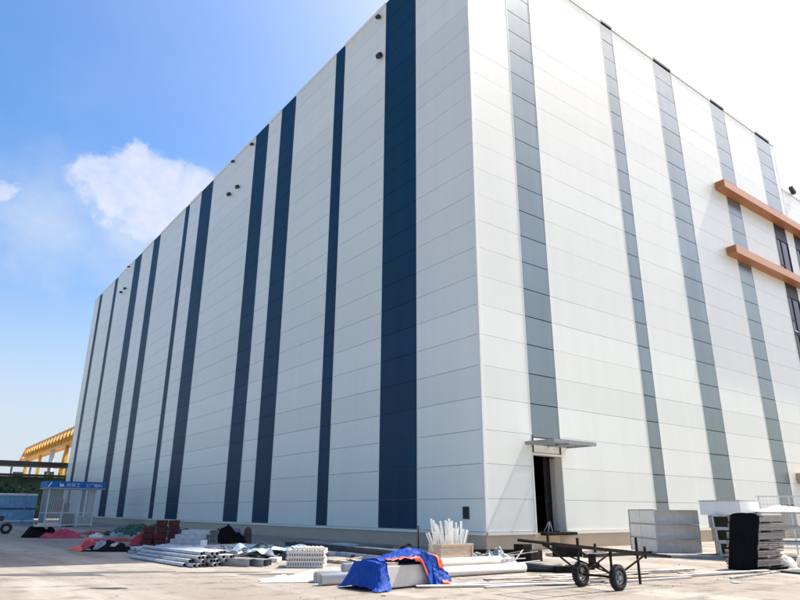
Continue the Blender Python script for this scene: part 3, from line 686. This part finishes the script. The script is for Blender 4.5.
# tarp
def tarp():
    b = MB(); nu, nv = 150, 100
    def prof(a, v):
        # a: lateral metres, v 0 (back ground) .. 1 (front hem); block x -.5...85, y 0...75, top .47
        hump = math.exp(-((a-.55)/.55)**2)*.20 + math.exp(-((a+.85)/.4)**2)*.06
        top = .50 + hump
        if a < -.56: top = .50 + .03*nzv(a*3, 0, 4) - max(0, (-.74-a))*2.1
        if a > 1.0: top = .62 - (a-1.0)*1.25
        top = max(top, .03)
        if v < .25: t = v/.25; y = 1.15-.3*t; z = top*t**.7
        elif v < .6: t = (v-.25)/.35; y = .85-.85*t; z = top + .05*math.sin(math.pi*t)
        else: t = (v-.6)/.4; y = -.03-.02*t - .16*t**2*(1 if (a < -.5 or a > .8) else .5); z = top*(1-t)
        return y, z
    def f(u, v):
        a = -.98+2.38*u
        if a < -.52: vm = 1.
        elif a < .0: vm = .52 + (a+.52)*.12
        elif a < .52: vm = .582 + (a/.52)**1.2*.17
        elif a < .66: vm = .752 + (a-.52)/.14*.23
        else: vm = .99
        y, z = prof(a, v*vm)
        w = .06*nzv(a*2.5, v*4, 2)+.05*nzv(a*6, v*8, 6)-.05*abs(nzv(a*5+v*3, v*5-a*2, 11))+.025*nzv(a*16, v*18, 3)+.012*nzv(a*34, v*36, 8)
        fl = .06*math.sin(a*13+v*2)*max(0, v-.5)
        return Vector((a+w*.6, y-abs(w)*.6-.035+fl*.6, max(.012, z+w*.7*(1 if z > .06 else .0)+.02)))
    b.grid(f, nu, nv, False); t = b.build('blue_tarp', 'tarp', None, 0, .008)
    h = MB()
    def g(u, v):
        a = -.40+1.0*u; uu = (a+.98)/2.38; p = f(uu, 1.0); q = f(uu, .90); d = (q-p).normalized()
        return p + d*(v*.11-.02) + Vector((0, -.02, .018))
    h.grid(g, 30, 2); h.build('orange_hem', 'orange', t, 0, .006)
    h = MB()
    h.grid(lambda u, v: f((.98+.42*u+.98)/2.38, 1-.05*v)+Vector((0, -.014, .006)), 8, 1); h.build('orange_hem', 'orange', t, 0, .004)
    h = MB()
    h.grid(lambda u, v: f((.92+.16*u+.10*v+.98)/2.38, .50+.26*v)+Vector((0, -.015, .025)), 4, 6); h.build('orange_patch', 'orange', t, 0, .004)
    return t
t = tarp(); t.location = (-11.12, -8.72, 0); t.rotation_euler = (0, 0, R(6)); tag(t, 'crumpled blue tarp with orange hem thrown over the white block', 'tarp')
# plywood crate with white profiles
PC = thing('plywood_crate', 'open plywood crate holding upright white profiles by the corner', 'crate', (-6.52, -5.10, 0), R(4))
b = MB(); x, y, z, tt = .70, .26, .66, .02
b.span((-x, -y, .0), (x, -y+tt, z)); b.build('front_board', 'ply', PC)
b = MB(); b.span((-x, -y+tt, 0), (-x+tt, y, z)).span((x-tt, -y+tt, 0), (x, y, z)).span((-x+tt, y-tt, 0), (x-tt, y, z)).span((-x+tt, -y+tt, 0), (x-tt, y-tt, .03)); b.build('crate_sides', 'ply', PC)
b = MB(); b.span((-x-.01, -y-.03, z-.07), (x+.01, -y-.002, z)).span((x-.09, -y-.028, 0), (x-.01, -y-.002, z-.072)); b.build('batten', 'timber', PC)
random.seed(31)
for k in range(36):
    fx = -x*.85+2*x*.85*k/35; L_ = random.uniform(.95, 1.36); lean = -.10+.6*(k/35) + random.uniform(-.16, .16); ly = random.uniform(-.1, .2)
    b = MB(); base = Vector((fx*.8-.03, ly*.8, .04)); tip = base+Vector((math.sin(lean)*L_*.75-.2+fx*.1, random.uniform(-.1, .2), math.cos(lean)*L_))
    w = random.choice((.03, .045, .06)); b.bar(base, tip, w, .012, (0, 1, 0)); b.bar(base+Vector((w/2, 0, 0)), tip+Vector((w/2, 0, 0)), .012, w*.7, (0, 1, 0))
    o = b.build('white_profile', 'white_sheet'); o.location = PC.location; o.rotation_euler = PC.rotation_euler; tag(o, 'thin white profile leaning in the open plywood crate', 'profile', 'white profiles leaning in the plywood crate')

# scraps by the corner
random.seed(41)
for k in range(16):
    x, y = -5.3+random.gauss(0, .8), -5.6+random.gauss(0, .6); b = MB(); L_ = random.uniform(.6, 1.9); b.bar((-L_/2, 0, .05), (L_/2, 0, .05+random.uniform(0, .3)), random.uniform(.03, .12), .02)
    solo(b.build('white_scrap_strip', random.choice(['white_sheet', 'white_dirty', 'board_grey'])), 'thin pale strip in the scrap heap right of plywood crate', 'strip', (x, y, random.uniform(0, .15)), random.uniform(-1.2, .8), 'pale strips right of the plywood crate')
solo(mound('scrap_heap', 'steel_dull', .9, .5, .34, 61, .8, 4), 'grey heap of metal scrap between crate and building corner', 'heap', (-5.2, -5.3, 0), R(-40))
# dark timbers
for k, (x, y, z, a, d, lab) in enumerate(((-2.7, -4.75, .18, 10, (.75, .65, .36), 'dark thick timber block near the doorway, lower one'), (-2.85, -4.65, .46, 4, (.5, .4, .18), 'smaller dark timber block resting on the thick one'),
        (-3.5, -4.1, .22, -38, (1.7, .16, .14), 'dark timber beam jutting left from the blocks'), (.4, -3.9, .2, -30, (1.0, .5, .4), 'dark flat box on the ground below the doorway'),
        (-5.0, -8.3, .09, -30, (.8, .2, .17), 'dark timber offcut between tube and cart wheel'), (-4.0, -7.9, .07, -20, (.9, .14, .14), 'short dark beam left of the far cart wheel'))):
    o = MB().box((0, 0, 0), d).build('timber_block', 'timber_dark', None, .012); solo(o, lab, 'timber', (x, y, z if k != 2 else .30), R(a))
for k, (x, y) in enumerate(((-3.9, -4.4), (-3.2, -3.9))):
    solo(MB().box((0, 0, .11), (.25, .25, .225)).build('support_block', 'timber_dark'), ['left dark support block under the jutting beam', 'right dark support block under the jutting beam'][k], 'block', (x, y, 0), R(-38))
# boards on the ground
random.seed(51)
for k in range(18):
    x = random.uniform(-10, -1.0); y = -9.6+(x+10)*-.12+random.gauss(0, .42); L_ = random.uniform(1.6, 4.2); w = random.uniform(.07, .22)
    if x > -8.6 and x < -5.6 and -12 < y < -10.3: y += 1.2
    o = MB().box((0, 0, .02), (L_, w, random.choice((.025, .04)))).build('ground_board', random.choice(['board_grey', 'timber', 'board_grey', 'white_dirty']))
    solo(o, 'thin weathered board lying flat around the two wheeled cart', 'board', (x, y, .004+.002*k), R(random.gauss(-12, 9)), 'thin boards on the ground around the cart')
for k, (x, y, a, L_) in enumerate(((-3.2, -1.9, -8, 5.2), (-2.8, -2.6, -4, 4.6), (2.6, -4.8, -3, 4.4), (1.9, -3.2, 4, 4.0))):
    solo(MB().box((0, 0, .06), (L_, .16, .12)).build('steel_angle', ['steel_dark', 'board_grey'][k % 2]), ['long dark bar on ground at the plinth foot', 'pale plank on the ground below the doorway', 'long dark bar on ground before the duct stacks', 'grey plank on ground near the plinth right of doorway'][k], 'bar', (x, y, 0), R(a))

# ------------------------------------------------------------------ two wheeled cart
C = thing('pole_cart', 'two wheeled steel cart with long tilted rails and rubber tyres', 'cart', (-7.55, -11.15, 0))
wy = (-.52, .46); rz_ = lambda x, y=-.5: .80+.05*(y+.5)-.088*x       # rail height along x
b = MB()
for y in (-.50, .46): b.bar((-2.0, y, rz_(-2.0, y)), (2.15, y, rz_(2.15, y)), .05, .06)
for x in (-1.95, -1.25, -.2, 1.1, 2.1): b.bar((x, -.48, rz_(x)), (x, .44, rz_(x, .46)), .04, .04)
b.build('rails', 'rust', C)
b = MB()
for y in (-.45, .41):
    for x in (-1.3, 1.25): b.bar((0, y, .26), (x, y, rz_(x, y)), .032)
    b.bar((-.1, y, .28), (-.1, y, rz_(-.1, y)), .04)
b.bar((-1.3, .41, rz_(-1.3)), (0, -.45, .30), .03); b.build('braces', 'rust', C)
b = MB().tube((0, -.56, .262), (0, .52, .262), .028, 10); b.build('axle', 'rust', C)
for x, y, h in ((-1.05, .46, .16), (-1.25, -.5, .18), (.6, .46, .1), (1.14, -.5, .16)): MB().bar((x, y, rz_(x, y)-.1), (x, y, rz_(x, y)+h), .04).build('stake', 'rust', C)
MB().bar((1.55, -.02, 0), (1.55, -.02, 1.03), .045).build('prop_leg', 'rust', C)
for y in wy:
    w = MB().torus((0, y, .262), (0, 1, 0), .195, .066, 32, 12, 1.15)
    for k in range(32):
        a = 2*math.pi*k/32; d = Vector((math.cos(a), 0, math.sin(a))); w.box(Vector((0, y, .262))+d*.258, (.012, .10, .018), mtx=Matrix((Vector((-d.z, 0, d.x)), Vector((0, 1, 0)), d)).transposed())
    wo = w.build('wheel', 'rubber', C)
    r = MB().tube((0, y-.04, .262), (0, y+.04, .262), .15, 24, inner=.115).tube((0, y-.065, .262), (0, y+.065, .262), .045, 14).torus((0, y, .262), (0, 1, 0), .148, .02, 28, 8)
    for k in range(5):
        a = 2*math.pi*k/5+.3; r.bar((0, y, .262), (.125*math.cos(a), y, .262+.125*math.sin(a)), .035, .03, (0, 1, 0))
    r.build('rim', 'alu', wo)
# bundle hung on the cart axle
o = MB().box((0, 0, 0), (.16, .12, .3)).box((.08, -.02, -.1), (.22, .1, .12)).build('tool_box', 'timber_dark', None, .02); solo(o, 'small dark tool box hung on the far side of cart', 'tool box', (-7.0, -10.62, .52))

# ------------------------------------------------------------------ right: ducts, board stack
def duct(lx, ly, h, open_side, m='white_sheet', fl=.045):
    """sheet metal duct section, hollow along y ('y') or x ('x')"""
    t = thing('duct_section', '', 'duct'); b = MB(); tt = .015
    if open_side == 'x':
        b.span((-lx/2, -ly/2, 0), (lx/2, ly/2, tt)).span((-lx/2, -ly/2, h-tt), (lx/2, ly/2, h)).span((-lx/2, -ly/2, tt), (lx/2, -ly/2+tt, h-tt)).span((-lx/2, ly/2-tt, tt), (lx/2, ly/2, h-tt))
    else:
        b.span((-lx/2, -ly/2, 0), (lx/2, ly/2, tt)).span((-lx/2, -ly/2, h-tt), (lx/2, ly/2, h)).span((-lx/2, -ly/2, tt), (-lx/2+tt, ly/2, h-tt)).span((lx/2-tt, -ly/2, tt), (lx/2, ly/2, h-tt))
    b.build('duct_body', m, t)
    for s in (-1, 1):
        b = MB()
        if open_side == 'x':
            x = s*lx/2; a, c = x-.02, x+.02
            b.span((a, -ly/2-fl, -.003), (c, ly/2+fl, fl)).span((a, -ly/2-fl, h-fl), (c, ly/2+fl, h+.003)).span((a, -ly/2-fl, fl), (c, -ly/2+.02, h-fl)).span((a, ly/2-.02, fl), (c, ly/2+fl, h-fl))
        else:
            y = s*ly/2; a, c = y-.02, y+.02
            b.span((-lx/2-fl, a, -.003), (lx/2+fl, c, fl)).span((-lx/2-fl, a, h-fl), (lx/2+fl, c, h+.003)).span((-lx/2-fl, a, fl), (-lx/2+.02, c, h-fl)).span((lx/2-.02, a, fl), (lx/2+fl, c, h-fl))
        b.build('flange', 'steel', t)
    return t
# three white ducts stacked, open ends towards the yard
for k in range(3):
    t = duct(1.7, 3.0, .54, 'y', 'white_sheet', .03); t['label'] = ['bottom white duct of the stack under the grey stripe, open end to yard', 'middle white duct of the stack under the grey stripe, open end to yard', 'top white duct of the stack under the grey stripe, open end to yard'][k]
    t['group'] = 'white ducts in the square stack'; place(t, (5.62+.02*k, -4.75, .05+k*.555), R(-37))
    MB().span((-.83, -1.40, .02), (.83, -1.385, .52)).build('end_cover', 'white_dirty', t)
    b = MB(); b.span((-.87, -1.47, .525), (-.852, 1.47, .56)); b.span((-.852, .2, .016), (.83, .22, .524)); b.build('stiffener', 'steel_dull', t)
# second: ducts seen from their open ends, each shifted
for k in range(4):
    z = .1+k*.475 if k < 3 else .1+3*.475
    if k < 3:
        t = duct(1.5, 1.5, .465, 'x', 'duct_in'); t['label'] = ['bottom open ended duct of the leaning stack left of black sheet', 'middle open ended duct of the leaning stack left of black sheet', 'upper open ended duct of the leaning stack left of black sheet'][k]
    else:
        t = thing('duct_section', 'white closed duct section on top of the leaning stack', 'duct'); MB().span((-.75, -.78, 0), (.75, .78, .50)).build('duct_body', 'white_sheet', t, .01); MB().span((-.79, -.82, .505), (.79, .82, .53)).build('flange', 'steel', t)
    t['group'] = 'duct sections in the leaning stack'; t.location = (5.46-.05*k, -7.98+.04*k, z)
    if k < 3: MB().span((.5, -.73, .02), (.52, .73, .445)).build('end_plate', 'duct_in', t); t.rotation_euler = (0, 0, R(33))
for k, (dx, dy) in enumerate(((0, 0), (.9, .35))):
    solo(MB().box((0, 0, .05), (3.2, .5, .10)).build('base_sleeper', 'board_grey'), ['pale sleeper on the ground under the duct stacks, nearer one', 'pale sleeper on the ground under the duct stacks, farther one'][k], 'sleeper', (4.2+dx, -6.1+dy-.6, 0), R(-52))
# board bundles with black sheet
def bundle(m, seed, rough):
    random.seed(seed); t = MB()
    for x in (.1, .8, 1.5): t.span((x, .05, 0), (x+.12, .9, .05))
    for k in range(2 if rough < .03 else 3):
        n = 2 if rough < .03 else 3; hh_ = .19/n
        t.span((random.uniform(0, rough), random.uniform(-.01, rough), .045+hh_*k), (1.74-random.uniform(0, rough*2), .92, .045+hh_*(k+1)-(.002 if rough < .03 else .012)))
    return t.build('board_bundle', m)
nm = ['bottom', 'second', 'third', 'fourth', 'fifth', 'topmost']
for k in range(6):
    o = bundle('ins_rough' if k < 3 else 'ins_board', 70+k, .07 if k < 3 else .012)
    solo(o, f"{nm[k]} {'rough brownish' if k < 3 else 'smooth grey'} board bundle of stack behind the black sheet", 'board bundle', (.03-.02*(k % 2)+.043*k, -11.05+(.03 if k < 3 else 0)-.032*k, .07+k*.248), R(2*(k % 2)-4), 'board bundles stacked behind the black sheet')
b = MB()
for x in (.15, .85, 1.6): b.span((x-.05, -.02, 0), (x+.05, .94, .045))
b.span((.0, -.02, .0451), (1.75, .94, .065))
solo(b.build('pallet', 'timber_dark'), 'dark pallet carrying the board bundles', 'pallet', (0, -11.08, .004), R(-4))
b = MB()
def fs(u, v):
    a = u; y = -.05+.90*a; zt_ = 1.585-.07*(2*a-1)**4-.03*max(0, .12-a)*8+.015*nzv(a*6, 2, 4)
    if v < .75: t = v/.75; return Vector((-.075-.05*math.sin(a*5+t*2)*.6-.03*nzv(a*4, t*4, 3), y+.05*nzv(t*6, 1, 6)*(1 if .02 < a < .98 else .5)-.18*t, zt_*t+.0))+Vector((.24*t, 0, 0))
    t = (v-.75)/.25; return Vector((.16+.20*t, y-.18, zt_+.015-.01*t))
b.grid(fs, 24, 32); b.build  # sheet
o = b.build('black_sheet', 'black_sheet', None, 0, .012); solo(o, 'black plastic sheet draped down the end of the board stack', 'sheet', (-.02, -11.07, .0), R(-4))
# white sheet over the top of the far ducts, ducts with greenish panels
for k, (x, y, z, m) in enumerate(((6.3, -9.55, .05, 'duct_in'), (6.25, -9.5, .58, 'green_glass'), (6.3, -9.5, 1.11, 'white_sheet'))):
    t = duct(1.6, 2.0, .52, 'x', m); t['label'] = ['bottom duct at the right edge behind the board stack', 'middle greenish duct at the right edge behind board stack', 'upper white duct at the right edge behind board stack'][k]; t['group'] = 'ducts at the right edge'; place(t, (x, y, z), R(30))
solo(sheet('white_cover', 'white_sheet', 2.6, 2.4, .22, 91), 'white cover sheet on the ducts at the right edge', 'sheet', (6.5, -9.6, 1.64), R(30))
t = thing('mesh_panel', 'white wire mesh fence panel standing behind the stacks at right', 'fence panel', (9.9, -6.9, 0), R(-62))
b = MB()
b.bar((-.1, 0, 2.3), (3.4, 0, 2.3), .04).bar((-.1, 0, .2), (3.4, 0, .2), .04)
for x in (0, 1.15, 2.3, 3.3): b.bar((x, 0, 0), (x, 0, 2.32), .05)
b.build('frame', 'bar_white', t)
b = MB()
for k in range(27): b.bar((.06+k*.125, .0, .22), (.06+k*.125, .0, 2.28), .008)
for k in range(16): b.bar((0, .01, .3+k*.13), (3.3, .01, .3+k*.13), .008)
b.build('wire_mesh', 'bar_white', t)
for k, (x, y) in enumerate(((2.3, -10.9), (2.9, -11.2), (2.6, -10.5))):
    o = mound('cement_bag', 'white_dirty', .42, .28, .34 if k < 2 else .6, 95+k, .2); solo(o, ['lumpy pale bag right beside the board stack', 'lumpy pale bag at the right edge of view', 'taller lumpy pale bag behind the other two bags'][k], 'bag', (x, y, 0), R(20*k))
solo(MB().box((0, 0, .03), (1.8, .9, .05)).build('steel_plate', 'steel_dark'), 'dark flat plate on the ground at right edge', 'plate', (.9, -12.2, 0), R(-15))
solo(MB().box((0, 0, .05), (2.6, .3, .1)).build('steel_channel', 'steel_dull'), 'grey channel lying before the panelled boxes', 'channel', (3.4, -6.9, 0), R(-60))

# step ladder in the doorway
b = MB()
for sx in (-1, 1): b.bar((sx*.22, 0, 0), (0, 0, .62), .035); b.bar((sx*.22, .35, 0), (0, .1, .62), .035)
solo(b.build('step_ladder', 'bar_white'), 'small pale step ladder standing in the dark doorway', 'ladder', (4.35, .2, DOOR[2]+.0)).scale = (.68, .68, .68)

# tyre tracks worn into the dusty concrete, paper litter
def track_mat():
    m = bpy.data.materials.new('tyre_dust'); m.use_nodes = True; nt = m.node_tree; N = nt.nodes; L = nt.links; p = N['Principled BSDF']; p.inputs['Base Color'].default_value = (.17, .15, .125, 1); p.inputs['Roughness'].default_value = .9
    tc = N.new('ShaderNodeTexCoord'); n = N.new('ShaderNodeTexNoise'); n.inputs['Scale'].default_value = 2.2; n.inputs['Detail'].default_value = 8; n.inputs['Roughness'].default_value = .7; L.new(tc.outputs['Object'], n.inputs[0])
    r = N.new('ShaderNodeMapRange'); r.inputs['From Min'].default_value = .42; r.inputs['From Max'].default_value = .75; r.inputs['To Max'].default_value = .6; L.new(n.outputs[0], r.inputs[0]); L.new(r.outputs[0], p.inputs['Alpha']); return m
TM = track_mat()
for k, (x0_, y0_, dx, dy, bend, w) in enumerate(((-19, -3.5, 14, -9.0, 1.2, .30), (-18.2, -2.2, 14, -9.2, 1.3, .30), (-19, -9.2, 15, 2.6, -1.0, .26), (-19, -10.6, 15, 2.4, -1.0, .26), (-13, -12.5, 14, -.4, .8, .28), (-13, -14, 16, .2, .7, .28))):
    b = MB(); d = Vector((dx, dy, 0)); nn = Vector((-dy, dx, 0)).normalized()
    b.grid(lambda u, v: Vector((x0_, y0_, 0))+d*u+nn*(bend*math.sin(math.pi*u)+(v-.5)*w+.03*nzv(u*20, v, k)), 40, 1, False)
    o = b.build('tyre_track', TM); o.location.z = .012+.002*k; tag(o, kind='structure')
random.seed(88)
for k in range(12):
    b = MB(); q = random.uniform(.06, .16); b.grid(lambda u, v: Vector(((u-.5)*q*1.4, (v-.5)*q, .015+.02*nzv(u*2, v*2, k))), 4, 4, False)
    solo(b.build('paper_scrap', 'white_dirty'), 'small pale paper scrap littering the sunny yard', 'litter', (random.uniform(-14, -1), random.uniform(-12.5, -5.5), .012), random.uniform(0, 3), 'paper scraps littering the yard')

# loose grit on the yard
random.seed(77); b = MB()
for k in range(700):
    x = random.uniform(-17, 4); y = random.uniform(-13.5, -2); s = random.uniform(.005, .019)
    if random.random() < .08: s *= 1.8
    vs = [Vector((random.uniform(.6, 1)*s*c[0], random.uniform(.6, 1)*s*c[1], s*c[2]*.8))+Vector((x, y, s*.4)) for c in ((1, 0, 0), (0, 1, 0), (-1, 0, 0), (0, -1, 0), (.2, .1, 1), (0, 0, -.5))]
    b.add(vs, [(0, 1, 4), (1, 2, 4), (2, 3, 4), (3, 0, 4), (1, 0, 5), (2, 1, 5), (3, 2, 5), (0, 3, 5)])
tag(b.build('gravel', 'grit'), kind='stuff')
